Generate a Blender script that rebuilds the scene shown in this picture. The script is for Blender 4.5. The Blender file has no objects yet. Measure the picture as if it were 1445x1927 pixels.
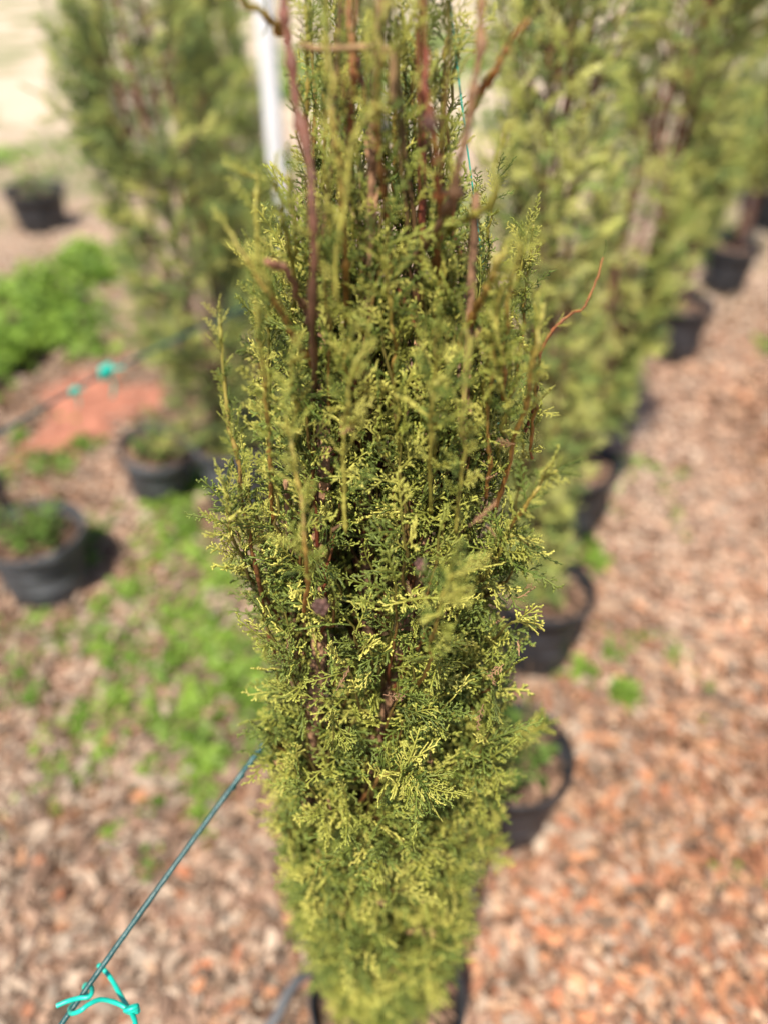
import bpy, math
import numpy as np
from mathutils import Vector

# ------------------------------------------------------------ camera, sky, sun, exposure
PITCH, CAMH, FPX = math.radians(38.0), 1.5, 1447.0
SP, CP = math.sin(PITCH), math.cos(PITCH)
sc = bpy.context.scene
cam = bpy.data.cameras.new('camera')
camo = bpy.data.objects.new('camera', cam)
sc.collection.objects.link(camo)
camo.location = (0, 0, CAMH)
camo.rotation_euler = (math.pi/2 - PITCH, 0, 0)
cam.sensor_fit = 'VERTICAL'; cam.sensor_height = 36; cam.lens = FPX/1927*36
cam.clip_start = .02; cam.clip_end = 300
cam.dof.use_dof = True
cam.dof.focus_distance = .60
cam.dof.aperture_fstop = 1.72
sc.camera = camo

AZ, EL = math.radians(17), math.radians(61)      # the way the light travels, and how high the sun stands
w = bpy.data.worlds.new('World'); sc.world = w; w.use_nodes = True
nt = w.node_tree; nt.nodes.clear()
sky = nt.nodes.new('ShaderNodeTexSky'); sky.sky_type = 'NISHITA'; sky.sun_disc = False
sky.sun_elevation = EL; sky.sun_rotation = AZ + math.pi
bg = nt.nodes.new('ShaderNodeBackground'); bg.inputs[1].default_value = .10
wo = nt.nodes.new('ShaderNodeOutputWorld')
nt.links.new(sky.outputs[0], bg.inputs[0]); nt.links.new(bg.outputs[0], wo.inputs[0])
sl = bpy.data.lights.new('sun', 'SUN'); sl.energy = 5.0; sl.angle = math.radians(.5); sl.color = (1, .92, .78)
so = bpy.data.objects.new('sun', sl); sc.collection.objects.link(so)
so.rotation_euler = Vector((math.sin(AZ)*math.cos(EL), math.cos(AZ)*math.cos(EL), -math.sin(EL))).to_track_quat('-Z', 'Y').to_euler()
so.location = (-2, -3, 6)
sc.view_settings.view_transform = 'Standard'; sc.view_settings.look = 'None'
sc.view_settings.gamma = 1; sc.view_settings.exposure = .74
sc.render.engine = 'CYCLES'
sc.cycles.use_denoising = True
sc.cycles.max_bounces = 6; sc.cycles.diffuse_bounces = 4; sc.cycles.transmission_bounces = 4
sc.cycles.sample_clamp_indirect = 6

# ------------------------------------------------------------ helpers
def W(px, py, d):
    """the point d metres in front of the camera on the sight line of a pixel of the 1445x1927 photo"""
    u, v = (px-722.5)/FPX, (py-963.5)/FPX
    z = d/(CP - v*SP)
    return np.array((u*z, d, CAMH - z*(SP + v*CP)))
def G(px, py, H=0.):
    u, v = (px-722.5)/FPX, (py-963.5)/FPX
    z = (CAMH-H)/(SP + v*CP)
    return np.array((u*z, z*(CP - v*SP), H))
def proj(P):
    P = np.atleast_2d(P); q = CAMH-P[:, 2]
    z = P[:, 1]*CP + q*SP
    return np.stack([722.5+FPX*P[:, 0]/z, 963.5+FPX*(q*CP-P[:, 1]*SP)/z], 1)
def unit(v):
    v = np.asarray(v, float); return v/(np.linalg.norm(v, axis=-1, keepdims=True)+1e-12)
def gh(x, y):
    x = np.asarray(x, float); y = np.asarray(y, float)
    return .012*np.sin(1.7*x+.8)*np.cos(2.1*y) + .008*np.sin(5.1*x+2*y) + .005*np.sin(11*y-7*x) + .0*x

class MB:
    def __init__(s): s.V = []; s.Q = []; s.T = []; s.C = []; s.n = 0
    def add(s, V, Q=None, T=None, C=None):
        V = np.asarray(V, float).reshape(-1, 3)
        s.V.append(V)
        if Q is not None and len(Q): s.Q.append(np.asarray(Q)+s.n)
        if T is not None and len(T): s.T.append(np.asarray(T)+s.n)
        if C is None: C = (1, 1, 1)
        C = np.broadcast_to(np.asarray(C, float), (len(V), 3)); s.C.append(C)
        s.n += len(V)
    def tube(s, P, R, sides=6, C=None, cap=True):
        P = np.asarray(P, float); n = len(P)
        R = np.broadcast_to(np.asarray(R, float), (n,))
        V, Q, T = tube_arrays(P, R, sides, cap)
        if C is not None:
            C = np.asarray(C, float)
            if C.ndim == 2: C = np.repeat(C, sides, 0)
        s.add(V, Q, T, C)
    def inst(s, proto, M, L, C0, C1):
        """proto at many places: M rotation+scale matrices, L places, C0 colour of its wood end, C1 of its tips"""
        V, Q, T, t = proto; N = len(L); n = len(V)
        if N == 0: return
        VV = (np.einsum('nij,kj->nki', M, V)+L[:, None, :]).reshape(-1, 3)
        off = (np.arange(N)*n)[:, None, None]
        QQ = (Q[None]+off).reshape(-1, 4) if len(Q) else None
        TT = (T[None]+off).reshape(-1, 3) if len(T) else None
        CC = (C0[:, None, :]*(1-t[None, :, None])+C1[:, None, :]*t[None, :, None]).reshape(-1, 3)
        s.add(VV, QQ, TT, CC)
    def build(s, name, mat, parent=None, loc=(0, 0, 0), smooth=True):
        V = np.concatenate(s.V)-np.asarray(loc, float)*(1 if parent is None else 0); C = np.concatenate(s.C)
        Q = np.concatenate(s.Q) if s.Q else np.zeros((0, 4), int)
        T = np.concatenate(s.T) if s.T else np.zeros((0, 3), int)
        me = bpy.data.meshes.new(name)
        me.vertices.add(len(V)); me.vertices.foreach_set('co', V.astype(np.float32).ravel())
        lv = np.concatenate([Q.ravel(), T.ravel()]).astype(np.int32)
        me.loops.add(len(lv)); me.loops.foreach_set('vertex_index', lv)
        st = np.concatenate([np.arange(len(Q))*4, len(Q)*4+np.arange(len(T))*3]).astype(np.int32)
        me.polygons.add(len(st)); me.polygons.foreach_set('loop_start', st)
        if smooth: me.polygons.foreach_set('use_smooth', np.ones(len(st), bool))
        a = me.color_attributes.new('col', 'FLOAT_COLOR', 'POINT')
        a.data.foreach_set('color', np.concatenate([C, np.ones((len(C), 1))], 1).astype(np.float32).ravel())
        me.update(calc_edges=True)
        me.materials.append(mat)
        o = bpy.data.objects.new(name, me); sc.collection.objects.link(o)
        if parent is not None: o.parent = parent
        else: o.location = loc
        return o

def tube_arrays(P, R, sides, cap=True):
    n = len(P)
    tg = np.gradient(P, axis=0) if n > 2 else np.repeat((P[-1]-P[0])[None], n, 0)
    tg = unit(tg)
    ref = np.array((0, 0, 1.)) if abs(tg[0][2]) < .9 else np.array((1., 0, 0))
    nrm = []; a = unit(np.cross(tg[0], ref))
    for t in tg:
        a = unit(a - t*np.dot(a, t)); nrm.append(a)
    nrm = np.array(nrm); bn = np.cross(tg, nrm)
    an = np.arange(sides)*2*math.pi/sides
    V = P[:, None, :] + R[:, None, None]*(np.cos(an)[None, :, None]*nrm[:, None, :]+np.sin(an)[None, :, None]*bn[:, None, :])
    V = V.reshape(-1, 3); Q = []; T = []
    for i in range(n-1):
        for k in range(sides):
            k2 = (k+1) % sides
            Q.append((i*sides+k, i*sides+k2, (i+1)*sides+k2, (i+1)*sides+k))
    if cap:
        for k in range(1, sides-1):
            T.append((0, k+1, k)); b = (n-1)*sides; T.append((b, b+k, b+k+1))
    return V, np.array(Q), np.array(T)

def thing(name, label, cat, loc=(0, 0, 0), rz=0, group=None):
    o = bpy.data.objects.new(name, None); sc.collection.objects.link(o)
    o.empty_display_size = .1
    o.location = loc; o.rotation_euler = (0, 0, rz)
    return tag(o, label, cat, group)
def tag(o, label=None, cat=None, group=None, kind=None):
    if label: o['label'] = label
    if cat: o['category'] = cat
    if group: o['group'] = group
    if kind: o['kind'] = kind
    return o
def copy_tree(o, parent=None):
    c = o.copy(); sc.collection.objects.link(c)
    if parent is not None: c.parent = parent
    for ch in list(o.children): copy_tree(ch, c)
    return c
def smooth_path(P, n):
    """Catmull-Rom through the points"""
    P = np.asarray(P, float)
    if len(P) < 3:
        t = np.linspace(0, 1, n)[:, None]; return P[0]*(1-t)+P[-1]*t
    E = np.vstack([2*P[0]-P[1], P, 2*P[-1]-P[-2]]); out = []
    ts = np.linspace(0, len(P)-1-1e-6, n)
    for t in ts:
        i = int(t); f = t-i; a, b, c, d = E[i:i+4]
        out.append(.5*(2*b+(c-a)*f+(2*a-5*b+4*c-d)*f*f+(3*b-a-3*c+d)*f**3))
    return np.array(out)

# ------------------------------------------------------------ materials
def mat(name, color=None, rough=.6, spec=.4, attr=False, transl=0., bump=None, noise=None, tint=.0):
    m = bpy.data.materials.new(name); m.use_nodes = True
    N, Lk = m.node_tree.nodes, m.node_tree.links; N.clear()
    out = N.new('ShaderNodeOutputMaterial'); p = N.new('ShaderNodeBsdfPrincipled')
    p.inputs['Roughness'].default_value = rough; p.inputs['Specular IOR Level'].default_value = spec
    tc = N.new('ShaderNodeTexCoord')
    if attr:
        a = N.new('ShaderNodeVertexColor'); a.layer_name = 'col'; src = a.outputs[0]
    else:
        r = N.new('ShaderNodeRGB'); r.outputs[0].default_value = (*color, 1); src = r.outputs[0]
    if noise:
        sc_, amt = noise
        n = N.new('ShaderNodeTexNoise'); n.inputs['Scale'].default_value = sc_; n.inputs['Detail'].default_value = 4
        Lk.new(tc.outputs['Object'], n.inputs['Vector'])
        mr = N.new('ShaderNodeMapRange'); mr.inputs[1].default_value = .3; mr.inputs[2].default_value = .7
        mr.inputs[3].default_value = 1-amt; mr.inputs[4].default_value = 1+amt
        Lk.new(n.outputs[0], mr.inputs[0])
        vm = N.new('ShaderNodeVectorMath'); vm.operation = 'SCALE'
        Lk.new(src, vm.inputs[0]); Lk.new(mr.outputs[0], vm.inputs['Scale']); src = vm.outputs[0]
    Lk.new(src, p.inputs['Base Color'])
    if bump:
        bs, bd, stretch = bump
        mp = N.new('ShaderNodeMapping'); mp.inputs['Scale'].default_value = stretch
        Lk.new(tc.outputs['Object'], mp.inputs[0])
        n = N.new('ShaderNodeTexNoise'); n.inputs['Scale'].default_value = bs; n.inputs['Detail'].default_value = 5
        Lk.new(mp.outputs[0], n.inputs['Vector'])
        b = N.new('ShaderNodeBump'); b.inputs['Distance'].default_value = bd; b.inputs['Strength'].default_value = 1
        Lk.new(n.outputs[0], b.inputs['Height']); Lk.new(b.outputs[0], p.inputs['Normal'])
    if transl:
        t = N.new('ShaderNodeBsdfTranslucent'); Lk.new(src, t.inputs[0])
        mx = N.new('ShaderNodeMixShader'); mx.inputs[0].default_value = transl
        Lk.new(p.outputs[0], mx.inputs[1]); Lk.new(t.outputs[0], mx.inputs[2]); Lk.new(mx.outputs[0], out.inputs[0])
    else: Lk.new(p.outputs[0], out.inputs[0])
    return m
M_leaf = mat('scale_leaves', rough=.42, spec=.5, attr=True, transl=.3, bump=(900, .0006, (1, 1, 1)))
M_bleaf = mat('far_scale_leaves', rough=.5, spec=.4, attr=True, transl=.2)
M_bark = mat('fibrous_bark', rough=.85, spec=.2, attr=True, noise=(160, .45), bump=(260, .003, (1, 1, .16)))
M_pot = mat('black_pot_plastic', (.028, .028, .032), rough=.5, spec=.4, noise=(14, .8), bump=(60, .001, (1, 1, 1)))
M_potg = mat('dusty_pot_plastic', (.075, .078, .085), rough=.6, spec=.4, noise=(12, .7), bump=(60, .001, (1, 1, 1)))
M_soil = mat('potting_soil', rough=.95, spec=.1, attr=True, noise=(60, .5), bump=(120, .01, (1, 1, 1)))
M_litter = mat('dry_leaves', rough=.75, spec=.25, attr=True, transl=.12, noise=(90, .22))
M_weed = mat('weed_leaves', rough=.5, spec=.35, attr=True, transl=.35)
M_wire = mat('dark_green_coating', (.006, .062, .066), rough=.38, spec=.5, noise=(80, .25), bump=(300, .0006, (1, 1, 1)))
M_teal = mat('turquoise_rubber', (.005, .42, .33), rough=.4, spec=.5, noise=(120, .12))
M_white = mat('white_pipe', (.72, .73, .76), rough=.45, noise=(9, .12))
M_dead = mat('dead_wood', rough=.8, attr=True, noise=(200, .3))

def ground_material():
    m = bpy.data.materials.new('litter_ground'); m.use_nodes = True
    N, Lk = m.node_tree.nodes, m.node_tree.links
    p = N['Principled BSDF']; p.inputs['Roughness'].default_value = .9; p.inputs['Specular IOR Level'].default_value = .15
    tc = N.new('ShaderNodeTexCoord')
    def noise(s, d=5):
        n = N.new('ShaderNodeTexNoise'); n.inputs['Scale'].default_value = s; n.inputs['Detail'].default_value = d
        Lk.new(tc.outputs['Object'], n.inputs['Vector']); return n
    def ramp(src, stops):
        r = N.new('ShaderNodeValToRGB'); e = r.color_ramp.elements
        while len(e) < len(stops): e.new(.5)
        for i, (q, c) in enumerate(stops): e[i].position = q; e[i].color = (*c, 1)
        Lk.new(src, r.inputs[0]); return r
    v = N.new('ShaderNodeTexVoronoi'); v.inputs['Scale'].default_value = 38; Lk.new(tc.outputs['Object'], v.inputs['Vector'])
    sep = N.new('ShaderNodeSeparateColor'); Lk.new(v.outputs['Color'], sep.inputs[0])
    chips = ramp(sep.outputs[0], [(0, (.07, .04, .028)), (.4, (.17, .095, .06)), (.75, (.36, .24, .17)), (1, (.50, .38, .29))])
    big = ramp(noise(1.6).outputs[0], [(.35, (.75, .62, .5)), (.65, (1.1, 1.05, 1.05))])
    mul = N.new('ShaderNodeMix'); mul.data_type = 'RGBA'; mul.blend_type = 'MULTIPLY'; mul.inputs[0].default_value = 1
    Lk.new(chips.outputs[0], mul.inputs[6]); Lk.new(big.outputs[0], mul.inputs[7])
    gr = ramp(noise(1.1, 8).outputs[0], [(.50, (0, 0, 0)), (.60, (1, 1, 1))])
    mg = N.new('ShaderNodeMix'); mg.data_type = 'RGBA'; mg.inputs[7].default_value = (.10, .15, .035, 1)
    sepp = N.new('ShaderNodeSeparateXYZ'); Lk.new(tc.outputs['Object'], sepp.inputs[0])
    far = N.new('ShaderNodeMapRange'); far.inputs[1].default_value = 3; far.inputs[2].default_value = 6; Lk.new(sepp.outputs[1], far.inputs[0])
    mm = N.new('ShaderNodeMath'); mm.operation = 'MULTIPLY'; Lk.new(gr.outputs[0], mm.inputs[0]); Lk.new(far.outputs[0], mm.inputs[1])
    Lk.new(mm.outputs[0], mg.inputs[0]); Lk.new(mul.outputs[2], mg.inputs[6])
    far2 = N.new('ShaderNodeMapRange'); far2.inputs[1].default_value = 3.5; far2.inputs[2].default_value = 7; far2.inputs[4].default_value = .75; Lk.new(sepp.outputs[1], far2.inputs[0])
    mf = N.new('ShaderNodeMix'); mf.data_type = 'RGBA'; mf.inputs[7].default_value = (.60, .49, .38, 1); Lk.new(far2.outputs[0], mf.inputs[0]); Lk.new(mul.outputs[2], mf.inputs[6])  # far ground blended towards pale pink, haze put into its colour
    Lk.new(mf.outputs[2], mg.inputs[6]); Lk.new(mg.outputs[2], p.inputs['Base Color'])
    b = N.new('ShaderNodeBump'); b.inputs['Distance'].default_value = .012
    Lk.new(noise(45).outputs[0], b.inputs['Height']); Lk.new(b.outputs[0], p.inputs['Normal'])
    return m

# ------------------------------------------------------------ ground
rng = np.random.default_rng(7)
t = np.linspace(-1, 1, 221)
gx = np.sign(t)*(abs(t)*3+abs(t)**5*80); gy = gx+2.5
X, Y = np.meshgrid(gx, gy)
fade = np.exp(-((X/9)**2+((Y-2)/9)**2))
Z = gh(X, Y)*fade
n = len(gx); idx = np.arange(n*n).reshape(n, n)
Q = np.stack([idx[:-1, :-1], idx[:-1, 1:], idx[1:, 1:], idx[1:, :-1]], -1).reshape(-1, 4)
b = MB(); b.add(np.stack([X, Y, Z], -1), Q)
tag(b.build('ground', ground_material()), kind='structure')

# patch of bare red clay between the left pots
b = MB(); c = G(165, 770); na, nr = 64, 18
ang = np.arange(na)*2*math.pi/na
edge = .24*(1+.3*np.sin(3*ang+1)+.12*np.sin(5*ang)+.07*np.sin(9*ang+2))
V = [(c[0], c[1], gh(c[0], c[1])+.03)]
for r in range(1, nr+1):
    f = r/nr
    for k in range(na):
        x = c[0]+edge[k]*f*math.cos(ang[k])*.95; y = c[1]+edge[k]*f*math.sin(ang[k])*1.5
        hgt = .03*(1-f**2)+.008*math.sin(31*x)*math.cos(27*y)*(1-f)-(.012 if r == nr else 0)
        V.append((x, y, gh(x, y)+hgt))
Q = [(1+r*na+k, 1+(r+1)*na+k, 1+(r+1)*na+(k+1) % na, 1+r*na+(k+1) % na) for r in range(nr-1) for k in range(na)]
T = [(0, 1+k, 1+(k+1) % na) for k in range(na)]
b.add(V, Q, T, (.36, .15, .10))
tag(b.build('red_clay', mat('red_clay', (.36, .15, .10), rough=.95, spec=.1, noise=(18, .35), bump=(70, .012, (1, 1, 1)))), kind='structure')

# ------------------------------------------------------------ dry leaves on the ground
def leaf_proto(r):
    wd = r.uniform(.28, .5); L = 1.
    ys = np.array([-.5, -.28, .0, .28, .5]); wv = np.array([.02, .8, 1, .7, .02])*wd*.5*(1+r.uniform(-.15, .15, 5))
    cu = r.uniform(-.35, .5); fo = r.uniform(-.1, .45); tw = r.uniform(-.5, .5)
    V = []
    for y, q in zip(ys, wv):
        for s in (-1, 0, 1):
            x = s*q; z = abs(x)*fo + cu*y*y + tw*x*y
            V.append((x+.12*cu*y*y, y, z))
    Q = []
    for i in range(4):
        for k in range(2): Q.append((i*3+k, i*3+k+1, (i+1)*3+k+1, (i+1)*3+k))
    V = np.array(V)*L
    return V, np.array(Q), np.zeros((0, 3), int), np.ones(len(V))
lp = [leaf_proto(rng) for _ in range(14)]
def rots(yaw, tilt, tiltdir, scale):
    """rotation matrices: yaw about z, then tilt about a horizontal axis"""
    N = len(yaw); c, s = np.cos(yaw), np.sin(yaw); Z0 = np.zeros(N); O = np.ones(N)
    A = np.stack([np.stack([c, -s, Z0], 1), np.stack([s, c, Z0], 1), np.stack([Z0, Z0, O], 1)], 1)
    ax = np.stack([np.cos(tiltdir), np.sin(tiltdir), Z0], 1); ct, st = np.cos(tilt), np.sin(tilt)
    K = np.zeros((N, 3, 3)); K[:, 0, 1] = -ax[:, 2]; K[:, 0, 2] = ax[:, 1]; K[:, 1, 0] = ax[:, 2]; K[:, 1, 2] = -ax[:, 0]; K[:, 2, 0] = -ax[:, 1]; K[:, 2, 1] = ax[:, 0]
    R = np.eye(3)[None]+st[:, None, None]*K+(1-ct)[:, None, None]*(K@K)
    return np.einsum('nij,njk->nik', R, A)*np.reshape(scale, (-1, 1, 1))
N = 88000
uu = rng.uniform(0, 1, N); dist = .05+7.5*uu**1.5
half = .55+dist*.62
lx = rng.uniform(-1, 1, N)*half; ly = dist
# palette: orange tan to the right of the row, greyer pink beige to the left
pal_r = np.array([(.49, .20, .09), (.53, .265, .14), (.40, .135, .06), (.57, .36, .23), (.09, .045, .028), (.26, .10, .05)])
pal_l = np.array([(.42, .27, .19), (.55, .42, .32), (.26, .145, .10), (.36, .29, .23), (.10, .065, .045), (.20, .115, .08)])
side = 1/(1+np.exp(-(lx-.15-.42*ly+.1*np.sin(3*ly))*3.2))
pick = rng.integers(0, 6, N); isr = rng.uniform(0, 1, N) < side
LC = np.where(isr[:, None], pal_r[pick], pal_l[pick])*rng.uniform(.6, 1.0, (N, 1))*(1+.2*np.sin(2.3*lx+1.7*ly)*np.sin(3.1*ly-1.3*lx+1)+.14*np.sin(9*lx+2)*np.sin(7*ly+lx))[:, None]
LC = LC*.85+np.array((.5, .36, .26))*.15
pale = np.exp(-(((lx-.95)/.36)**2+((ly-2.2)/.8)**2))        # paler leaves by the row
LC = LC*(1-.5*pale[:, None])+np.array((.60, .46, .36))*.5*pale[:, None]
farw = np.clip((ly-2.6)/2, 0, .6)[:, None]; LC = LC*(1-farw)+np.array((.60, .49, .39))*farw  # leaf colours turn paler with distance, painted haze
cc = G(165, 770); red = np.exp(-(((lx-cc[0])/.32)**2+((ly-cc[1])/.5)**2))
keep = rng.uniform(0, 1, N) > red*.12
b = MB()
for k in range(14):
    m = (np.arange(N) % 14 == k) & keep; q = m.sum()
    scl = .010+.044*rng.uniform(0, 1, q)**1.6
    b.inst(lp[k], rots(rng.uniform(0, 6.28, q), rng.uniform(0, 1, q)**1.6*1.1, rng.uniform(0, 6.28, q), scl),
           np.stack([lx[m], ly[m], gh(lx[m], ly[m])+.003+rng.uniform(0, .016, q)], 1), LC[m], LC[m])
tag(b.build('leaf_litter', M_litter), 'dry orange and beige leaves strewn over the ground between the pots', 'leaf litter', kind='stuff')

# ------------------------------------------------------------ low green weeds
def weed_leaf():
    V = [(0, 0, 0), (-.32, .35, .06), (.32, .35, .06), (-.42, .7, .05), (.42, .7, .05), (0, .4, -.03), (0, .75, -.02), (0, 1.02, .0)]
    T = [(0, 5, 1), (0, 2, 5), (1, 5, 3), (5, 6, 3), (2, 4, 5), (5, 4, 6), (3, 6, 7), (4, 7, 6)]
    return np.array(V), np.zeros((0, 4), int), np.array(T), np.array([0, .5, .5, .8, .8, .4, .8, 1.])
wl = weed_leaf()
patches = [ # px, py, radius (m), leaves, leaf size, height
 (50, 600, .30, 900, .042, .2), (110, 540, .24, 600, .042, .16), (20, 690, .28, 900, .045, .2), (170, 510, .2, 500, .045, .16),
 (240, 1015, .17, 900, .022, .06), (370, 960, .16, 600, .022, .06), (400, 1040, .14, 500, .022, .06), (380, 880, .16, 500, .025, .08),
 (300, 1180, .17, 800, .019, .05), (360, 1250, .17, 900, .019, .05), (240, 1330, .16, 700, .018, .04), (400, 1370, .14, 700, .018, .05),
 (130, 1300, .17, 500, .018, .03), (60, 1250, .13, 250, .018, .03), (140, 1400, .12, 260, .016, .03), (30, 1180, .1, 200, .02, .03),
 (310, 1560, .09, 320, .016, .05), (340, 1400, .1, 400, .018, .04), (60, 860, .2, 500, .022, .05), (90, 840, .14, 250, .022, .05), (210, 640, .22, 260, .022, .04),
 (1180, 895, .10, 130, .018, .03), (1255, 890, .08, 110, .018, .03), (1295, 985, .07, 80, .016, .02), (1225, 1225, .07, 110, .015, .03), (1110, 1275, .1, 320, .019, .06),
 (1060, 1070, .12, 380, .022, .07), (1345, 480, .2, 500, .035, .14), (1430, 320, .4, 600, .04, .12), (1290, 1300, .08, 60, .014, .02), (1430, 640, .12, 120, .02, .03),
 (910, 90, 1.2, 1500, .07, .14), (620, 150, 1.1, 1500, .07, .14), (400, 1330, .16, 900, .02, .06), (320, 1230, .16, 900, .02, .06), (130, 250, .7, 500, .05, .06), (60, 280, .7, 400, .05, .06), (960, 420, .5, 400, .04, .08),
 (1400, 1640, .06, 40, .014, .02), (1100, 940, .1, 100, .018, .03), (460, 1130, .12, 400, .02, .05), (450, 1300, .12, 400, .02, .05), (1010, 560, .3, 300, .03, .08)]
b = MB()
for (px, py, rad, cnt, ls, hh) in patches:
    c = G(px, py); cnt = int(cnt*(.42 if 850 < py and px < 500 else .7))
    ncl = max(5, cnt//45); ca = rng.uniform(0, 6.28, ncl); cr = rad*1.15*np.sqrt(rng.uniform(0, 1, ncl)); cw = rad*rng.uniform(.10, .34, ncl)
    ci = rng.integers(0, ncl, cnt); hue = rng.uniform(0, 1, (ncl, 1))[ci]
    x = c[0]+cr[ci]*np.cos(ca[ci])+cw[ci]*rng.normal(0, 1, cnt)*.8; y = c[1]+(cr[ci]*np.sin(ca[ci])+cw[ci]*rng.normal(0, 1, cnt)*.8)*1.3
    r = np.minimum(np.hypot(x-c[0], y-c[1]), rad*1.5)
    cl = .5+.5*np.sin(x*40+px)*np.cos(y*37)
    z = gh(x, y)+hh*rng.uniform(.1, 1, cnt)*(1-(r/rad/1.6)**2)*(.5+.5*cl)
    bt = np.clip(hue+rng.normal(0, .2, (cnt, 1)), 0, 1)
    C = np.array((.11, .20, .025))*(1-bt)+np.array((.28, .42, .06))*bt
    b.inst(wl, rots(rng.uniform(0, 6.28, cnt), rng.uniform(0, 1.1, cnt), rng.uniform(0, 6.28, cnt), ls*rng.uniform(.6, 1.7, cnt)), np.stack([x, y, z], 1), C*.7, C*1.05)
tag(b.build('low_weeds', M_weed), 'bright green low weeds spreading between the pots, thickest on the left', 'weeds', kind='stuff')

# ------------------------------------------------------------ sprays of scale leaves (local y = along, z = across the fan)
def lets(r, axis_pts, n, length, ang0, rad, out, tip, curve=.25, t0=.12, level=0, spread=.22, sub=None):
    P = axis_pts; L = len(P)-1; sgn = 1 if r.uniform() < .5 else -1
    for i in range(n):
        f = t0+(1-t0)*(i+.5)/n
        q = f*L; k = min(int(q), L-1); p0 = P[k]+(P[k+1]-P[k])*(q-k); d = unit(P[k+1]-P[k]); sgn = -sgn
        side = unit(np.cross(d, (0, 0, 1)))*sgn
        le = length*(1-.62*f)*r.uniform(.7, 1.2)*(min(1, .45+f*2.2) if level == 0 else 1)
        a = ang0*r.uniform(.8, 1.15)
        z = r.uniform(-spread, spread)
        d1 = unit(d*math.cos(a)+side*math.sin(a)+np.array((0, 0, z)))
        d2 = unit(d1+d*curve+np.array((0, 0, r.uniform(-spread, spread))))
        pts = np.array([p0, p0+d1*le*.5, p0+d1*le*.5+d2*le*.5])
        out.append((pts, rad*np.array([.8, 1, .62]), (tip, tip+.15, tip+.3)))
        if sub: lets(r, pts, max(2, int(sub[0]*le/length+.5)), sub[1]*(.5+.5*le/length), ang0*.9, rad*.95, out, tip+.35, curve, .22, 1, spread*1.3)
def spray(seed, L=.055, ns=8, side_len=.023, nsub=4, sub_len=.0095, rad=.00125, sides=3, three=True):
    r = np.random.default_rng(seed); out = []
    bend = r.uniform(-.12, .12); zb = r.uniform(-.1, .22)
    ts = np.linspace(0, 1, 8)
    ax = np.stack([bend*L*ts**2*1.5, L*ts, -zb*L*ts**2], 1)
    out.append((ax[::7] if not three else ax, rad*np.linspace(1.15, .75, 2 if not three else 8), tuple(np.linspace(0, .75, 2 if not three else 8))))
    lets(r, ax, ns, side_len, .8, rad, out, .15, sub=(nsub, sub_len) if nsub else None)
    mb = MB(); tt = []
    for pts, rr, tp in out:
        V, Q, T = tube_arrays(pts, rr, sides, False)
        b0 = (len(pts)-1)*sides
        T = np.array([(b0, b0+1, b0+2)]) if sides == 3 else np.array([(b0, b0+k, b0+k+1) for k in range(1, sides-1)])
        mb.add(V, Q, T); tt.append(np.repeat(np.array(tp), sides))
    return (np.concatenate(mb.V), np.concatenate(mb.Q), np.concatenate(mb.T), np.clip(np.concatenate(tt), 0, 1))
HI = [spray(s, L=.046+.012*(s % 3), ns=7+s % 3, nsub=3+s % 2, side_len=.019+.003*(s % 4)) for s in range(16)]
MID = [spray(50+s, L=.062, ns=9, side_len=.03, nsub=3, sub_len=.012, rad=.0014) for s in range(6)]

def place_sprays(B, protos, pos, dr, nr, sc_, C0, C1, rng):
    """dr direction of growth, nr fan normal"""
    y = unit(dr); x = unit(np.cross(y, nr)); z = np.cross(x, y)
    M = np.stack([x, y, z], 2)*sc_[:, None, None]
    k = rng.integers(0, len(protos), len(pos))
    for i, p in enumerate(protos):
        m = k == i; B.inst(p, M[m], pos[m], C0[m], C1[m])

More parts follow.
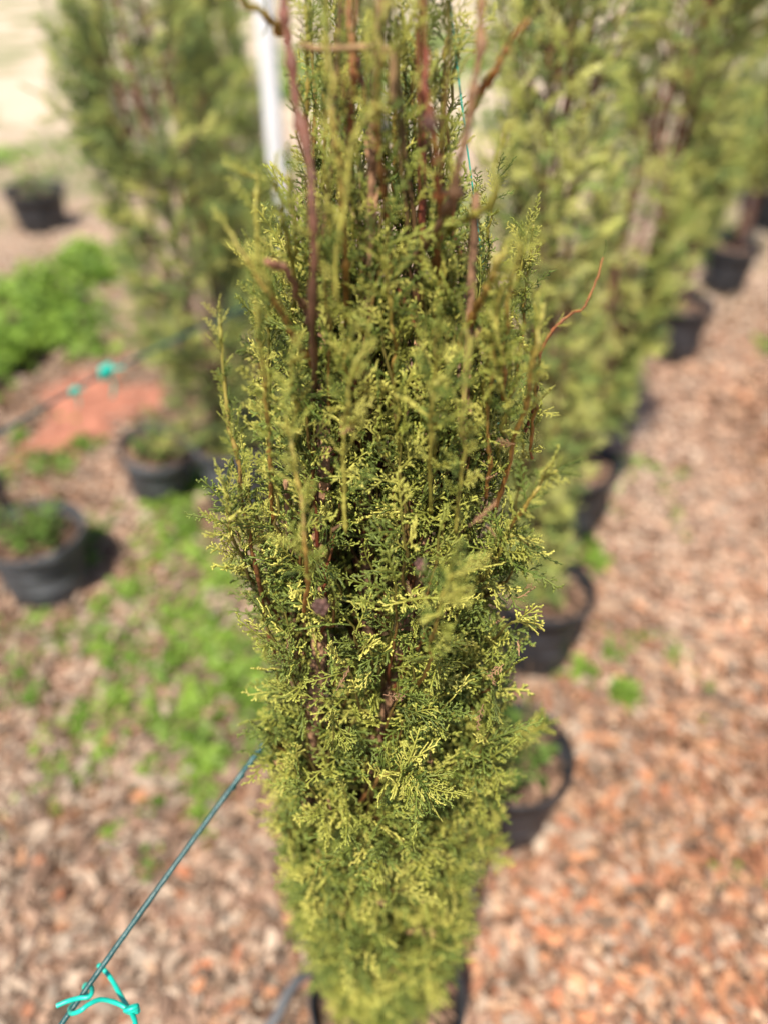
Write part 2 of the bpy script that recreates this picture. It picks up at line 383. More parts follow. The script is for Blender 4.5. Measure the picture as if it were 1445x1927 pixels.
DEEP, MIDG, YEL = np.array((.10, .155, .026)), np.array((.29, .31, .05)), np.array((.54, .51, .12))
WOODY, GREENST, REDST = np.array((.16, .075, .04)), np.array((.26, .24, .05)), np.array((.24, .055, .035))
def greens(n, rng, yel=.35, deep=.3):
    u = rng.uniform(0, 1, (n, 1)); v = rng.uniform(0, 1, (n, 1))
    C = MIDG*(1-v)+DEEP*v*1.0
    C = np.where(u < yel, MIDG*(1-v)+YEL*v, np.where(u > 1-deep, DEEP*(.8+.4*v), C))
    return C
def crown(B, rng, stems, R, H0, H1, nb, step, protos, scale, lo_el=.35, hi_el=1.5, reject=None, tw=.0016, yel=.35, weight=None, axisxy=lambda h: (0, 0)):
    P_, D_, N_, S_, C_, T_ = [], [], [], [], [], []
    i = 0; cnt = 0
    while cnt < nb and i < nb*4:
        i += 1
        h1 = rng.uniform(H0+.03, H1)
        if weight is not None and rng.uniform() > weight(h1): continue
        az = rng.uniform(0, 2*math.pi); out = np.array((math.cos(az), math.sin(az), 0))
        rr = R(h1, az)*rng.uniform(.55, 1.08)
        ax, ay = axisxy(h1); P1 = np.array((ax, ay, h1))+out*rr
        ln = rng.uniform(.09, .2); h0 = max(H0*.9, h1-ln)
        st = stems[int(np.argmin([np.linalg.norm(s_at(s, h0)[:2]-P1[:2])+rng.uniform(0, .06) for s in stems]))]
        P0 = s_at(st, h0)
        f = (h1-H0)/(H1-H0); el = lo_el+(hi_el-lo_el)*f
        mid = P0*.35+P1*.65; mid[2] = h0+(h1-h0)*(.30+.25*f)
        pts = smooth_path([P0, mid, P1], 8)+rng.normal(0, .0016, (8, 3)); pts[0] = P0
        cnt += 1
        tc = np.linspace(0, 1, 8)[:, None]
        wc = WOODY if rng.uniform() < .65 else REDST
        B.tube(pts, np.linspace(tw*1.3, tw*.55, 8), 4, wc*(1-tc**1.5)+GREENST*.8*tc**1.5, cap=False)
        seg = np.linalg.norm(pts[-1]-pts[0]); m = max(3, int(seg/step*.75)); sg = 1
        for j in range(m+1):
            t = .22+.78*j/m; q = t*7; k = min(int(q), 6); p = pts[k]+(pts[k+1]-pts[k])*(q-k)
            tg = unit(pts[k+1]-pts[k]); sg = -sg
            sd = unit(np.cross(tg, out)+rng.normal(0, .3, 3))*sg
            if j == m: d = tg+out*.15+rng.normal(0, .12, 3)
            else: d = tg*.75*(.4+el*.6)+sd*.75+out*.42*(1.6-el*.6)+rng.normal(0, .22, 3)
            d = unit(d)
            nr = out*.45+np.array((0, 0, 1))*.5+rng.normal(0, .55, 3)
            P_.append(p); D_.append(d); N_.append(nr); S_.append(scale*rng.uniform(.6, 1.12)*(1-.15*t)); T_.append(t)
    P_ = np.array(P_); D_ = np.array(D_); N_ = np.array(N_); S_ = np.array(S_)
    if reject is not None:
        k = reject(P_+D_*.02); P_, D_, N_, S_ = P_[~k], D_[~k], N_[~k], S_[~k]
    C = greens(len(P_), rng, yel)
    place_sprays(B, protos, P_, D_, N_, S_, C*.78+WOODY*.1, C*1.5+YEL*.24, rng)
    return len(P_)
def s_at(s, h):
    return np.array([np.interp(h, s[:, 2], s[:, 0]), np.interp(h, s[:, 2], s[:, 1]), np.clip(h, s[0, 2], s[-1, 2])])

def stem_mesh(path, r0, r1, rng, sides=12, col=(.29, .165, .095), col2=None, n=70):
    P = smooth_path(path, n); b = MB()
    V, Q, T = tube_arrays(P, np.linspace(r0, r1, n), sides)
    ctr = np.repeat(P, sides, 0); dv = V-ctr
    ridge = 1+.16*np.sin(np.tile(np.arange(sides), n)*2.1+V[:, 2]*30)+rng.normal(0, .09, len(V))
    V = ctr+dv*ridge[:, None]
    tt = np.repeat(np.linspace(0, 1, n), sides)[:, None]
    C = np.array(col)*(1-tt)+np.array(col2 if col2 is not None else col)*tt
    b.add(V, Q, T, C*rng.uniform(.75, 1.25, (len(V), 1)))
    # loose strips of bark
    for k in range(int(n*1.2)):
        i = rng.integers(1, n-3); f = i/n; r = (r0*(1-f)+r1*f)
        if r < .003: continue
        a = rng.uniform(0, 6.28); o_ = np.array((math.cos(a), math.sin(a), 0)); tg = unit(P[i+1]-P[i])
        p = P[i]+o_*r*1.02; l = rng.uniform(.008, .022)
        b.tube([p, p+tg*l*.5+o_*.0006, p+tg*l+o_*rng.uniform(.0008, .003)], [.0006, .0011, .0004], 3, np.array(col)*rng.uniform(.8, 1.9))
    return b

# ------------------------------------------------------------ pots
def pot_parts(root, R, H, matr, soil=True, soil_level=.85, rng=rng):
    n = 48; prof = [(0, .0), (R*.74, .0), (R*.76, .006), (R*.80, H*.30), (R*.812, H*.31), (R*.812, H*.34), (R*.806, H*.35), (R*.85, H*.58), (R*.862, H*.59), (R*.862, H*.62), (R*.856, H*.63), (R*.90, H-.035), (R*.985, H-.034), (R, H-.03), (R*1.0, H-.004), (R*.985, H), (R*.955, H-.004), (R*.94, H-.03), (R*.87, H*.86*.9), (R*.74, .012), (0, .012)]
    b = MB(); V = []; an = np.arange(n)*2*math.pi/n
    for r, z in prof:
        r = max(r, .0005)
        V.append(np.stack([r*np.cos(an)*(1+.012*np.cos(2*an+1)), r*np.sin(an)*(1+.012*np.cos(2*an+1)), np.full(n, z)], 1))
    V = np.concatenate(V); Q = [(i*n+k, i*n+(k+1) % n, (i+1)*n+(k+1) % n, (i+1)*n+k) for i in range(len(prof)-1) for k in range(n)]
    b.add(V, Q); po = b.build('pot', matr, root)
    for p in po.data.polygons: p.use_smooth = True
    s = MB(); zs = H*soil_level; rr = R*(.76+.13*soil_level)
    V = [(0, 0, zs)]; 
    for f in np.linspace(.12, 1, 9):
        for a in an: V.append((rr*f*math.cos(a), rr*f*math.sin(a), zs-.004+.008*rng.uniform(-1, 1)*(f < .99)))
    Q = [(1+i*n+k, 1+(i+1)*n+k, 1+(i+1)*n+(k+1) % n, 1+i*n+(k+1) % n) for i in range(8) for k in range(n)]
    T = [(0, 1+k, 1+(k+1) % n) for k in range(n)]
    s.add(V, Q, T, (.085, .055, .04))
    for k in range(170):      # bark chips and dead leaves lying on the soil
        a = rng.uniform(0, 6.28); q = rr*.93*math.sqrt(rng.uniform()); 
        M = rots(np.array([rng.uniform(0, 6.28)]), np.array([rng.uniform(0, .5)]), np.array([rng.uniform(0, 6.28)]), np.array([rng.uniform(.012, .034)]))
        c = (np.array([(.32, .20, .14)]) if rng.uniform() < .6 else np.array([(.14, .08, .055)]))*rng.uniform(.7, 1.2)
        s.inst(lp[k % 14], M, np.array([[q*math.cos(a), q*math.sin(a), zs+.006]]), c, c)
    s.build('soil', M_soil, po)
    return po

# ------------------------------------------------------------ the cypress in front
BASE = np.array((.005, .47, 0.)); BASE[2] = float(gh(.005, .47))
main = thing('potted_cypress', 'tall bushy columnar cypress in front at the centre, dark trunks showing through yellow green sprays', 'cypress', tuple(BASE))
def L(px, py, d): return W(px, py, d)-BASE
rng = np.random.default_rng(21)
st1 = np.array([(-.012, 0, .16), L(600, 1700, .452), L(588, 1500, .45), L(597, 1300, .45), L(600, 1050, .49), L(612, 880, .49), L(612, 700, .515), L(600, 520, .53)])
st2 = np.array([(.0, -.005, .16), L(672, 1650, .45), L(697, 1490, .45), L(715, 1380, .447), L(745, 1230, .452), L(790, 1060, .468), L(800, 850, .49), L(790, 640, .52)])
st3 = np.array([(.012, .01, .16), (.04, .02, .6), (.06, .03, .9), (.055, .02, 1.15), (.05, .01, 1.36)])
st4 = np.array([(-.005, .015, .16), (-.02, .05, .6), (-.02, .06, 1.0), (-.015, .05, 1.3), (.0, .03, 1.56)])
st5 = np.array([(-.02, .005, .16), (-.06, .01, .6), (-.085, .015, .9), (-.08, .01, 1.15)])
st6 = np.array([(.015, -.01, .16), (.055, .0, .55), (.07, .03, .85), (.062, .05, 1.1), (.05, .07, 1.3)])
for s, a, c in ((st1, .0088, .0035), (st2, .0095, .0035), (st3, .007, .0022), (st4, .008, .002), (st5, .006, .0022), (st6, .006, .0022)):
    stem_mesh(s, a, c, rng, n=90).build('stem', M_bark, main)
stems = [smooth_path(s, 30) for s in (st1, st2, st3, st4, st5, st6)]
stems = [s[np.argsort(s[:, 2])] for s in stems]
def Rm(h, az):
    r = np.interp(h, [.15, .3, .5, .74, .95, 1.1, 1.22, 1.32, 1.42, 1.55, 1.7], [.048, .074, .094, .108, .112, .110, .092, .066, .05, .035, .02])
    return r*(1+.06*math.sin(3*az+h*9)+.05*math.sin(5*az-h*14))
vis = [((588, 1510), (597, 1300), 20), ((685, 1510), (718, 1385), 26), ((718, 1385), (748, 1225), 19), ((780, 1090), (790, 1050), 18), ((715, 590), (713, 660), 14)]
def reject(P):
    Wd = P+BASE; q = proj(Wd); k = np.zeros(len(P), bool)
    for a, c, wdt in vis:
        a = np.array(a, float); c = np.array(c, float); ab = c-a
        t = np.clip(((q-a)@ab)/(ab@ab), 0, 1)[:, None]; dd = np.linalg.norm(q-(a+ab*t), axis=1)
        k |= (dd < wdt) & (P[:, 1] < .0)
    return k
AX = lambda h: (-.008, .085*max(0, min(1, (h-.9)/.4)))
b = MB()
n1 = crown(b, rng, stems, Rm, .2, 1.34, 720, .0115, HI, .78, lo_el=.3, hi_el=1.35, reject=reject, yel=.36, axisxy=AX, weight=lambda h: .5 if h < .5 else (.7 if h > 1.15 else 1.))
n2 = crown(b, rng, stems, lambda h, a: Rm(h, a)*.62, .22, 1.3, 170, .014, HI, .85, lo_el=.5, hi_el=1.3, reject=reject, yel=.2, axisxy=AX)
n3 = crown(b, rng, stems, Rm, 1.24, 1.62, 26, .018, HI, .55, lo_el=1.3, hi_el=1.7, reject=reject, yel=.45, axisxy=AX, weight=lambda h: max(.12, 1-(h-1.24)*2.4))
print('main sprays', n1, n2, n3, b.n)
b.build('crown', M_leaf, main)

# leaders and side shoots that stand out of the crown; each is a part with its own bark and leaves
def shoot(pts, r0, r1, c0, c1, sp=.011, scl=.42, dens=1., start=.15, name='shoot', hug=.5, parent=main, knots=0):
    PT = [(a, c_, (max(e, .385)+.105*max(0, 1000-c_)/1000 if c_ < 1000 else e)+(.07, .02)[i]*(i < 2) if i < 2 else max(e, .385)+.105*max(0, 1000-c_)/1000 if c_ < 1000 else e) for i, (a, c_, e) in enumerate(pts)]
    P = smooth_path([L(*p) for p in PT], 60)
    jt = np.array([np.interp(np.arange(60), np.arange(0, 61, 5), rng.normal(0, .0011, 13)) for _ in range(3)]).T
    P += jt+rng.normal(0, .0002, P.shape)
    tt = np.linspace(0, 1, 60)[:, None]; rad = np.linspace(r0, r1, 60)*(1.15 if pts[-1][1] < 600 else 1)*(1+np.clip(.22*rng.normal(0, 1, 60), -.3, .6))
    for k in range(knots):
        i = rng.integers(8, 52); rad[i-1:i+2] *= (1.35, 1.8, 1.35)
    b = MB(); b.tube(P, rad, 7, (np.array(c0)*(1-tt)+np.array(c1)*tt)*rng.uniform(.7, 1.3, (60, 1)))
    Ls = np.linalg.norm(np.diff(P, axis=0), axis=1).sum(); dens = dens*1.6 if dens >= .5 else dens; scl *= 1.15 if dens >= .5 else 1; m = int(Ls/sp*dens)
    if m and scl:
        pos, dr, nr, ss = [], [], [], []
        for j in range(m):
            t = start+(1-start)*(j+rng.uniform(0, 1))/m; t = min(t, .995); q = t*59; k = min(int(q), 58); p = P[k]+(P[k+1]-P[k])*(q-k)
            tg = unit(P[min(k+4, 59)]-P[max(k-3, 0)]); r = unit(np.cross(tg, rng.normal(0, 1, 3)))
            pos.append(p); dr.append(tg*(hug+.4)+r*.75); nr.append(rng.normal(0, 1, 3)); ss.append(scl*rng.uniform(.45, 1.1)*(1.15-.5*t))
        pos.append(P[-1]); dr.append(unit(P[-1]-P[-3])); nr.append(rng.normal(0, 1, 3)); ss.append(scl*.6)
        for j in range(int(Ls/.012)):      # small buds and leaf bases that make the bark knobbly
            q = rng.integers(1, 58); r = unit(rng.normal(0, 1, 3)); pos.append(P[q]); dr.append(r+unit(P[q+1]-P[q])*1.1); nr.append(rng.normal(0, 1, 3)); ss.append(rng.uniform(.06, .17))
        C = greens(len(pos), rng, .6, .12)
        place_sprays(b, HI, np.array(pos), np.array(dr), np.array(nr), np.array(ss), C, C*1.25+YEL*.15, rng)
    return b.build(name, M_leaf, parent)
OR, RED, PUR, YG, BR = (.38, .17, .05), (.26, .06, .04), (.25, .085, .055), (.36, .33, .065), (.15, .085, .05)
shoot([(520, 1240, .42), (478, 1050, .44), (452, 890, .45), (428, 770, .45), (414, 600, .45)], .0024, .0011, RED, YG, scl=.36, dens=1.3, start=.02, hug=.8)
shoot([(500, 1150, .43), (440, 1010, .43), (425, 930, .43)], .0016, .001, BR, YG, scl=.55, dens=1.5, start=.0)
shoot([(590, 780, .41), (590, 560, .385), (588, 400, .375), (572, 260, .37), (545, 75, .365), (528, -60, .36)], .0024, .0018, BR, PUR, scl=.3, dens=.25, knots=4)
shoot([(545, 75, .365), (500, 30, .355), (430, -10, .35)], .0022, .0012, OR, YG, scl=.25, dens=.4)
shoot([(740, 520, .41), (830, 420, .40), (856, 330, .39), (885, 200, .385), (903, 60, .38), (905, -70, .38)], .0023, .0018, BR, (.30, .16, .07), scl=.3, dens=.3, knots=3)
shoot([(885, 215, .385), (930, 125, .375), (990, 35, .37)], .0021, .001, OR, OR, scl=.18, dens=.35, knots=2)
shoot([(840, 440, .41), (885, 405, .40), (925, 375, .395), (935, 300, .39), (955, 225, .385)], .0018, .0012, YG, YG, scl=.3, dens=.6)
shoot([(660, 420, .44), (662, 260, .43), (660, 120, .42), (650, -40, .42)], .0019, .0015, PUR, OR, scl=.4, dens=.6, knots=1)
shoot([(645, 620, .41), (650, 450, .40), (630, 250, .39), (615, 60, .38)], .0018, .0012, OR, YG, scl=.32, dens=.6)
shoot([(740, 520, .42), (715, 300, .41), (715, 120, .40), (735, -40, .40)], .002, .0014, RED, YG, scl=.42, dens=.8)
shoot([(820, 560, .41), (830, 380, .40), (810, 240, .39), (800, 90, .385)], .002, .0012, OR, RED, scl=.3, dens=.5, knots=3)
shoot([(700, 640, .37), (640, 560, .365), (660, 300, .36), (700, 205, .355), (735, 205, .355)], .0014, .001, YG, YG, scl=.3, dens=.5)
shoot([(590, 700, .38), (530, 590, .37), (480, 520, .36), (425, 430, .355)], .0018, .001, OR, YG, scl=.34, dens=.7)
shoot([(560, 640, .41), (500, 540, .41), (480, 430, .41), (485, 345, .41), (455, 318, .41)], .0016, .001, YG, YG, scl=.36, dens=.6)
shoot([(590, 620, .39), (545, 520, .385), (505, 490, .38)], .0022, .0015, BR, (.4, .2, .12), scl=.2, dens=.2)
shoot([(560, 560, .40), (530, 400, .395), (520, 340, .39)], .0016, .001, YG, YG, scl=.4, dens=.9)
shoot([(860, 660, .40), (905, 560, .395), (930, 500, .39), (960, 460, .39)], .0022, .0016, OR, YG, scl=.3, dens=.5)
shoot([(985, 820, .45), (1010, 720, .46), (1022, 650, .47), (1060, 605, .47), (1100, 575, .475), (1130, 490, .48)], .0012, .0007, RED, OR, scl=.28, dens=.25, start=.1)
shoot([(930, 960, .42), (980, 780, .41), (1005, 680, .40), (1020, 570, .40)], .0018, .0011, OR, YG, scl=.34, dens=.6)
shoot([(930, 1060, .42), (960, 990, .42), (1000, 930, .42), (1048, 880, .42)], .0018, .001, OR, YG, scl=.5, dens=.9)
shoot([(900, 1150, .44), (930, 1060, .44), (960, 1010, .44), (1000, 1030, .44)], .0014, .001, YG, YG, scl=.6, dens=1.2)
shoot([(905, 1560, .50), (930, 1480, .49), (952, 1425, .48), (965, 1395, .48), (1028, 1365, .475)], .0018, .0009, RED, YG, scl=.48, dens=1., start=.5)
shoot([(890, 1700, .47), (915, 1640, .47), (925, 1560, .47), (935, 1450, .47)], .0016, .001, OR, YG, scl=.5, dens=.8, start=.4)
shoot([(640, 1570, .36), (700, 1480, .37), (760, 1450, .36), (800, 1490, .34)], .0019, .0011, RED, YG, scl=.75, dens=1.1, start=.45)
shoot([(760, 1320, .40), (800, 1270, .37), (825, 1150, .35), (850, 1080, .345)], .0018, .001, OR, YG, scl=.6, dens=.8, start=.4)
shoot([(575, 1150, .36), (580, 1050, .355), (560, 900, .35), (540, 780, .345)], .0016, .001, OR, YG, scl=.45, dens=.8)
shoot([(650, 1000, .345), (648, 870, .34), (655, 740, .335), (690, 640, .33)], .0015, .001, YG, YG, scl=.45, dens=.8)
shoot([(808, 960, .345), (810, 820, .34), (812, 740, .335), (840, 700, .33)], .0017, .001, YG, YG, scl=.5, dens=.8)
shoot([(855, 1000, .36), (870, 880, .35), (872, 760, .345), (880, 620, .34)], .0015, .001, YG, YG, scl=.45, dens=.8)
for k in range(50):          # the many slender yellow leaders of the top
    px = rng.uniform(500, 1000); d = rng.uniform(.38, .58); y0 = rng.uniform(560, 1000); ln = rng.uniform(140, 420)
    y1 = max(y0-ln, -60 if 560 < px < 900 else 330); x1 = px+(px-740)*.12+rng.uniform(-25, 25)
    shoot([(px, y0, d), ((px+x1)/2+rng.uniform(-12, 12), (y0+y1)/2, d), (x1, y1, d-.01)], rng.uniform(.0012, .0017), .0009, OR if rng.uniform() < .5 else YG, YG, scl=rng.uniform(.34, .6), dens=rng.uniform(.9, 1.4), start=.0)
for k in range(12):          # back stems of the top, seen between the near ones
    px = rng.uniform(580, 900); d = rng.uniform(.47, .56); y0 = rng.uniform(420, 560); y1 = rng.uniform(-80, 120)
    shoot([(px, y0, d), (px+rng.uniform(-10, 14), (y0+y1)/2, d), (px+rng.uniform(-15, 25), y1, d)], .0016, .001, RED if rng.uniform() < .5 else OR, YG, scl=rng.uniform(.42, .65), dens=rng.uniform(1., 1.4), start=0)
# dead hooked twig
b = MB(); P = smooth_path([L(562, 82, .50), L(600, 92, .50), L(660, 90, .50), L(715, 90, .50), L(738, 112, .50), L(736, 200, .50)], 24)
b.tube(P, np.linspace(.0018, .0022, 24)*(1+.1*rng.normal(0, 1, 24)), 8, (.24, .15, .07))
tag(b.build('dead_twig', M_dead, main), 'bare brown twig bent like a hook near the top')
# cones: overlapping woody scales
def cone(p, r):
    b = MB()
    for i in range(14):
        z = 1-2*(i+.5)/14; a = i*2.4; q = math.sqrt(1-z*z); o_ = np.array((q*math.cos(a), q*math.sin(a), z))
        s = unit(np.cross(o_, (.3, .2, .9))); u = np.cross(o_, s); c = p+o_*r*.75
        V = [c+(s*math.cos(x)+u*math.sin(x))*r*.42 for x in np.arange(6)*math.pi/3]+[c+o_*r*.35]+[p]
        b.add(V, None, [(k, (k+1) % 6, 6) for k in range(6)]+[((k+1) % 6, k, 7) for k in range(6)], np.array((.09, .045, .035))*rng.uniform(.6, 1.6))
    return b.build('cone', M_dead, main)
cone(L(604, 1142, .355), .0062); cone(L(792, 1062, .38), .005); cone(L(810, 232, .385), .0042)
# dried brown sprays caught in the crown
b = MB(); m = 46
hs = rng.uniform(.5, 1.3, m); az = rng.uniform(math.pi, 2*math.pi, m); rr = np.array([Rm(h, a) for h, a in zip(hs, az)])*rng.uniform(.75, 1.0, m)
pos = np.stack([rr*np.cos(az), rr*np.sin(az), hs], 1); C = np.array((.40, .22, .12))*rng.uniform(.6, 1.2, (m, 1))
place_sprays(b, HI, pos, rng.normal(0, 1, (m, 3)), rng.normal(0, 1, (m, 3)), rng.uniform(.18, .35, m), C, C, rng)
tag(b.build('dried_sprays', M_dead, main), 'small dried brown sprays caught in the green', kind='stuff')
pot_parts(main, .118, .2, M_pot, soil_level=.88)

# thin turquoise stake line rising inside the front tree
b = MB(); P = smooth_path([(.10, .56, .22), (.105, .585, .7), (.103, .60, 1.0), (.101, .60, 1.153), (.046, .60, 1.436), (.03, .60, 1.56)], 40)
b.tube(P, .00062, 8)
tag(b.build('tie_line', M_teal), 'thin turquoise tie line running up through the back of the front cypress', 'tie line')

# ------------------------------------------------------------ dark green support wire and its turquoise tie
wa, wb = W(494, 1404, .455), W(120, 1927, .250)
dv = wb-wa; P = np.array([wa+dv*t for t in np.linspace(-.05, 3.2, 160)])
P[:, 2] -= .010*np.sin(np.clip(np.linspace(-.05, 3.2, 160)/1.3, 0, 1)*math.pi)*-.4
rad = .00245*np.ones(160); tw = np.linspace(-.05, 3.2, 160); rad[tw < .2] *= 1+.12*np.sin(np.arange((tw < .2).sum())*1.7)
b = MB(); b.tube(P, rad, 14)
P2 = np.array([wa+dv*t for t in np.linspace(0, .2, 90)]); u_ = unit(np.cross(dv, (0, 0, 1))); v_ = unit(np.cross(dv, u_))
ph = np.linspace(0, 26, 90)[:, None]; b.tube(P2+(u_*np.cos(ph)+v_*np.sin(ph))*.0025, .0010, 6)
tag(b.build('support_wire', M_wire), 'dark green coated wire running from the front cypress to the lower left corner', 'wire')

tie = thing('plant_tie', 'turquoise rubber tie knotted round the dark green wire in the lower left corner', 'plant tie', tuple(wb))
WB = wb
def Tt(px, py, dz=0.):     # on the wire's plane facing the camera
    t = (1927-py)/(1927-1396); d = wb[1]+(wa[1]-wb[1])*max(min(t, 1), -.2)+dz
    return W(px, py, d)-WB
def strand(pts, name, r=.0020, hollow=False, n=40):
    P = smooth_path([Tt(*p) for p in pts], n); b = MB()
    if hollow:
        V, Q, T = tube_arrays(P, np.full(n, r), 12, False); b.add(V, Q)
        V, Q, T = tube_arrays(P[:6], np.full(6, r*.5), 12, False); b.add(V, np.array(Q)[:, ::-1])
        b.add(np.vstack([tube_arrays(P[:2], np.full(2, r), 12, False)[0][:12], tube_arrays(P[:2], np.full(2, r*.5), 12, False)[0][:12]]), [(k, 12+k, 12+(k+1) % 12, (k+1) % 12) for k in range(12)])
    else: b.tube(P, r*(1+.03*np.sin(np.arange(n)*.9)), 12)
    return b.build(name, M_teal, tie)
f, k_ = -.006, .006
strand([(107, 1893, -.006), (128, 1884, -.006), (150, 1878, -.007), (168, 1876, -.007), (174, 1866, -.006), (172, 1856, -.001), (162, 1853, .005), (160, 1862, .006), (168, 1880, .005)], 'tail', hollow=True)
strand([(142, 1888, .005), (132, 1898, .002), (136, 1907, -.005), (152, 1902, -.008), (168, 1890, -.008), (190, 1881, -.006), (216, 1886, -.004), (236, 1896, -.003), (250, 1907, -.003)], 'loop')
strand([(186, 1816, .003), (196, 1824, .005), (212, 1845, .004), (226, 1870, .002), (240, 1893, -.001), (250, 1910, -.004), (256, 1930, -.006), (258, 1990, -.006)], 'tail', r=.0021)
b = MB(); cpt = Tt(249, 1900, -.004)
for k in range(3):
    a = np.linspace(0, 2*math.pi, 22)[:, None]; e1 = unit(np.array((1, .2*k-.2, .3))); e2 = unit(np.cross(e1, (0, .8, .6)))
    b.tube(cpt+np.array((0, 0, -.003+.0032*k))+(e1*np.cos(a)*.0052+e2*np.sin(a)*.0034), .0020, 10)
b.build('knot', M_teal, tie)

# ------------------------------------------------------------ the other nursery trees
def make_tree(seed, Ht, R0, nb, scale=1., yel=.3, taper=1., tint=1.25, label='', loc=(0, 0, 0), rz=0, lean=(0, 0), pot=(.122, .24), pm=M_pot, H0=.34, group=None, cat='cypress', protos=MID, prof=0):
    r = np.random.default_rng(seed)
    root = thing('potted_cypress', label, cat, (loc[0], loc[1], float(gh(loc[0], loc[1]))), rz, group)
    ss = []
    for k in range(5):
        a = k*1.257+r.uniform(-.4, .4); q = R0*r.uniform(.2, .55); top = Ht*r.uniform(.82, 1.)
        c, s = math.cos(a), math.sin(a)
        hs = np.linspace(pot[1]*.85, top, 6)
        path = np.array([(c*q*math.sin(min(1, i/3)*1.5)*(1-.5*(i/5)**2)+lean[0]*h, s*q*math.sin(min(1, i/3)*1.5)*(1-.5*(i/5)**2)+lean[1]*h, h) for i, h in enumerate(hs)])
        path[1:-1, :2] += r.normal(0, .006, (4, 2)); ss.append(path)
        stem_mesh(path, .0085, .0018, r, sides=7, n=24, col=(.15, .085, .065), col2=(.26, .10, .06)).build('stem', M_bark, root)
    ss = [smooth_path(p, 20) for p in ss]
    def R(h, az):
        f = (h-H0*.8)/(Ht-H0*.8)
        return R0*np.interp(f, [0, .1, .3, .6, .85, 1.0], [.4, .5, .66, .92, 1, .5] if prof else [.55, .85, 1, .92, .6, .18])*(1+.13*math.sin(3*az+seed+h*8)+.08*math.sin(5*az-h*15))
    b = MB(); crown(b, r, ss, R, H0*.8, Ht+.04, nb, .019/scale**.5, protos, scale, lo_el=.7, hi_el=1.5, tw=.0022, yel=yel, axisxy=lambda h: (lean[0]*h, lean[1]*h))
    b.C = [np.clip(c*tint+np.array((.012, .03, .035)), 0, .6) for c in b.C]  # haze painted into the crown colours: scaled and lifted to paler green
    b.build('crown', M_bleaf, root)
    pot_parts(root, pot[0], pot[1], pm, rng=r)
    return root
def at(px, py): g = G(px, py); return (g[0], g[1])
make_tree(3, 1.75, .12, 300, 1.0, .55, label='pale green cypress nearest behind the front tree on its right, red brown stems showing', loc=at(1003, 1215), lean=(-.08, .02), H0=.27, prof=1)
make_tree(4, 1.8, .175, 280, 1.2, .5, label='blurred cypress right of the pale nearest one, leaning against it', loc=at(1065, 985), lean=(.05, .0), H0=.52, prof=1)
tC = make_tree(5, 1.8, .18, 240, 1.25, .4, label='blurred cypress towards the right edge, its black pot standing clear on the leaves', loc=at(1262, 668), lean=(-.05, 0), H0=.68, prof=1)
make_tree(6, 1.75, .20, 175, 1.3, .15, tint=.95, label='wide olive green cypress of the left row, beyond the red clay and the wire', loc=at(455, 945), lean=(-.075, 0), H0=.3, pm=M_potg)
tL = make_tree(8, 1.75, .19, 230, 1.5, .12, label='dark green cypress in the left row behind the olive green one', loc=at(455, 610), lean=(.01, 0), H0=.3)
def another(src, px, py, rz, s, label):
    c = copy_tree(src); x, y = at(px, py); c.location = (x, y, float(gh(x, y))*math.exp(-(y/9)**2)); c.rotation_euler = (0, 0, rz); c.scale = (s, s, s); c['label'] = label; return c
another(tC, 1360, 545, 2.1, .97, 'cypress at the right edge, second one beyond the pot that stands clear')
another(tC, 1440, 440, 4.0, 1.0, 'farthest cypress of the right row, cut off by the right edge')
another(tC, 215, 330, 3.0, .92, 'faint far cypress at the upper left between two rows')
another(tL, 525, 700, 2.2, .47, 'low bushy cypress hiding the foot of the white pipe, half behind the front tree')
another(tL, 395, 330, 2.2, 1.0, 'far dark cypress behind the left row, left of the white pipe')

another(tC, 700, 262, 1.3, .92, 'pale far cypress straight behind the top of the front tree')
def weedy_pot(px, py, R, H, pm, label, tilt=(0, 0), seed=1, nweed=240, name_='plant_pot'):
    x, y = at(px, py); r = np.random.default_rng(seed)
    root = thing('plant_pot', label, 'plant pot', (x, y, float(gh(x, y))+abs(math.sin(tilt[0]))*R*.7+abs(math.sin(tilt[1]))*R*.7))
    root.rotation_euler = (tilt[0], tilt[1], 0)
    pot_parts(root, R, H, pm, soil_level=.8, rng=r)
    b = MB(); a = r.uniform(0, 6.28, nweed); q = R*.8*np.sqrt(r.uniform(0, 1, nweed)); z = H*.8+r.uniform(.01, .10, nweed)
    C = np.array((.12, .20, .035))*r.uniform(.6, 1.4, (nweed, 1))
    q = q*(.6+.4*np.sin(a*1.5)**2)
    b.inst(wl, rots(r.uniform(0, 6.28, nweed), r.uniform(0, 1.2, nweed), r.uniform(0, 6.28, nweed), r.uniform(.012, .026, nweed)), np.stack([q*np.cos(a), q*np.sin(a), z], 1), C, C)
    for k in range(26):      # dry stalks
        aa = r.uniform(0, 6.28); qq = R*.5*r.uniform(); p = np.array((qq*math.cos(aa), qq*math.sin(aa), H*.78)); e = r.normal(0, .07, 3); e[2] = r.uniform(.1, .26)
        b.tube(smooth_path([p, p+e*.5+r.normal(0, .01, 3), p+e], 6), np.linspace(.0016, .0008, 6), 4, np.array((.30, .19, .12))*r.uniform(.6, 1.2))
    tag(b.build('weeds', M_weed, root), 'sparse weeds and dry stalks', kind='stuff')
    return root
weedy_pot(97, 1100, .138, .21, M_potg, 'grey black pot with weeds and dry stalks, largest one at the left edge', seed=2)
weedy_pot(-45, 1035, .14, .2, M_pot, 'dark pot cut off by the left edge beside the large weedy pot', seed=4)
weedy_pot(940, 1530, .122, .22, M_pot, 'weedy black pot at the lower right of the front cypress, no tree in it', seed=6, nweed=150)
weedy_pot(303, 930, .112, .18, M_potg, 'smaller grey pot tilted behind the large weedy pot, below the red clay', tilt=(.12, .16), seed=8, nweed=90)
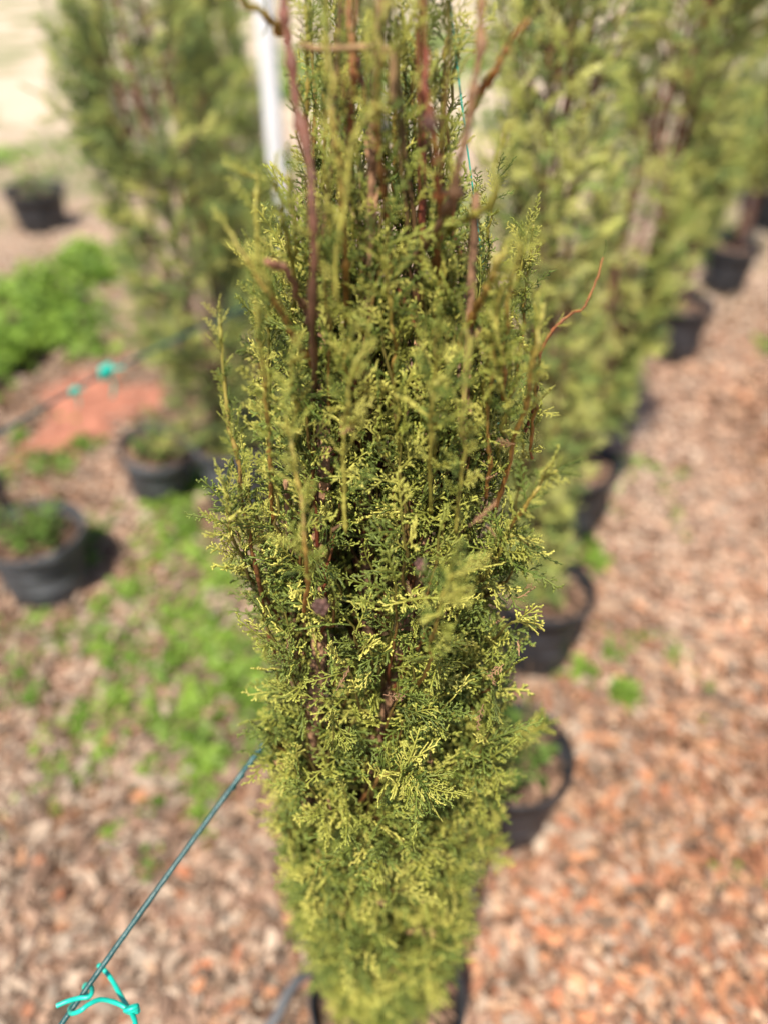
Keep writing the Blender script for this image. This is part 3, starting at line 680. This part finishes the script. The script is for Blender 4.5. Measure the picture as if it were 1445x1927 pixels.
weedy_pot(85, 432, .175, .24, M_pot, 'far black pot at the left edge, behind the tall green weeds', seed=12, nweed=120)
# drip hose by the front pot, grey pipe post
b = MB(); P = smooth_path([(-.22, .36, .012), G(470, 1990, .012), G(520, 1915, .03), G(552, 1855, .05), (-.09, .62, .012), (.1, .9, .012)], 40); b.tube(P, .0085, 10)
tag(b.build('drip_hose', M_potg), 'grey black drip hose on the leaves beside the foot of the front cypress', 'hose')
x, y = at(548, 640); b = MB(); b.tube([(x-.02, y, -.05), (x, y, .9), (x, y, 1.62)], [.04, .04, .04], 24)
b = MB(); zz = np.linspace(-.05, 1.9, 24); b.tube(np.stack([x+(zz-1)*.0, np.full(24, y), zz], 1), .034, 28)
tag(b.build('post', M_white, None, (x, y, 0)), 'white pipe post standing behind the top of the front cypress', 'post')

# the wire of the left row with two turquoise ties
wl_pts = [W(-260, 960, .95), W(-60, 850, 1.1), W(120, 745, 1.32), W(200, 702, 1.42), W(330, 640, 1.58), W(470, 575, 1.8)]
b = MB(); b.tube(smooth_path(wl_pts, 60), .0035, 10)
tag(b.build('support_wire', M_wire), 'dark wire strung along the left row above the red clay', 'wire')
for (px, py, d, s, lab) in ((200, 700, 1.42, 1., 'larger blurred turquoise tie on the wire of the left row'), (140, 737, 1.34, .6, 'small blurred turquoise tie on the wire left of the larger tie')):
    p = W(px, py, d); t = thing('plant_tie', lab, 'plant tie', tuple(p)); b = MB()
    for k in range(5):
        a = np.linspace(0, 6.28, 18)[:, None]; e1 = np.array((.3, -.6, .2)); e2 = np.array((.1, .1, 1.))
        b.tube((e1*np.cos(a)+e2*np.sin(a))*.0125*s+np.array((.5, .8, 0))*.006*(k-2)*s, .0042*s, 8)
    b.build('knot', M_teal, t)
    b = MB(); b.tube(smooth_path([(0, 0, 0), np.array((.01, 0, -.03))*s, np.array((.0, .0, -.06))*s], 10), .003*s, 8)
    b.tube(smooth_path([(0, 0, 0), np.array((.02, -.01, .012))*s, np.array((.04, 0, .01))*s], 10), .003*s, 8); b.build('tail', M_teal, t)
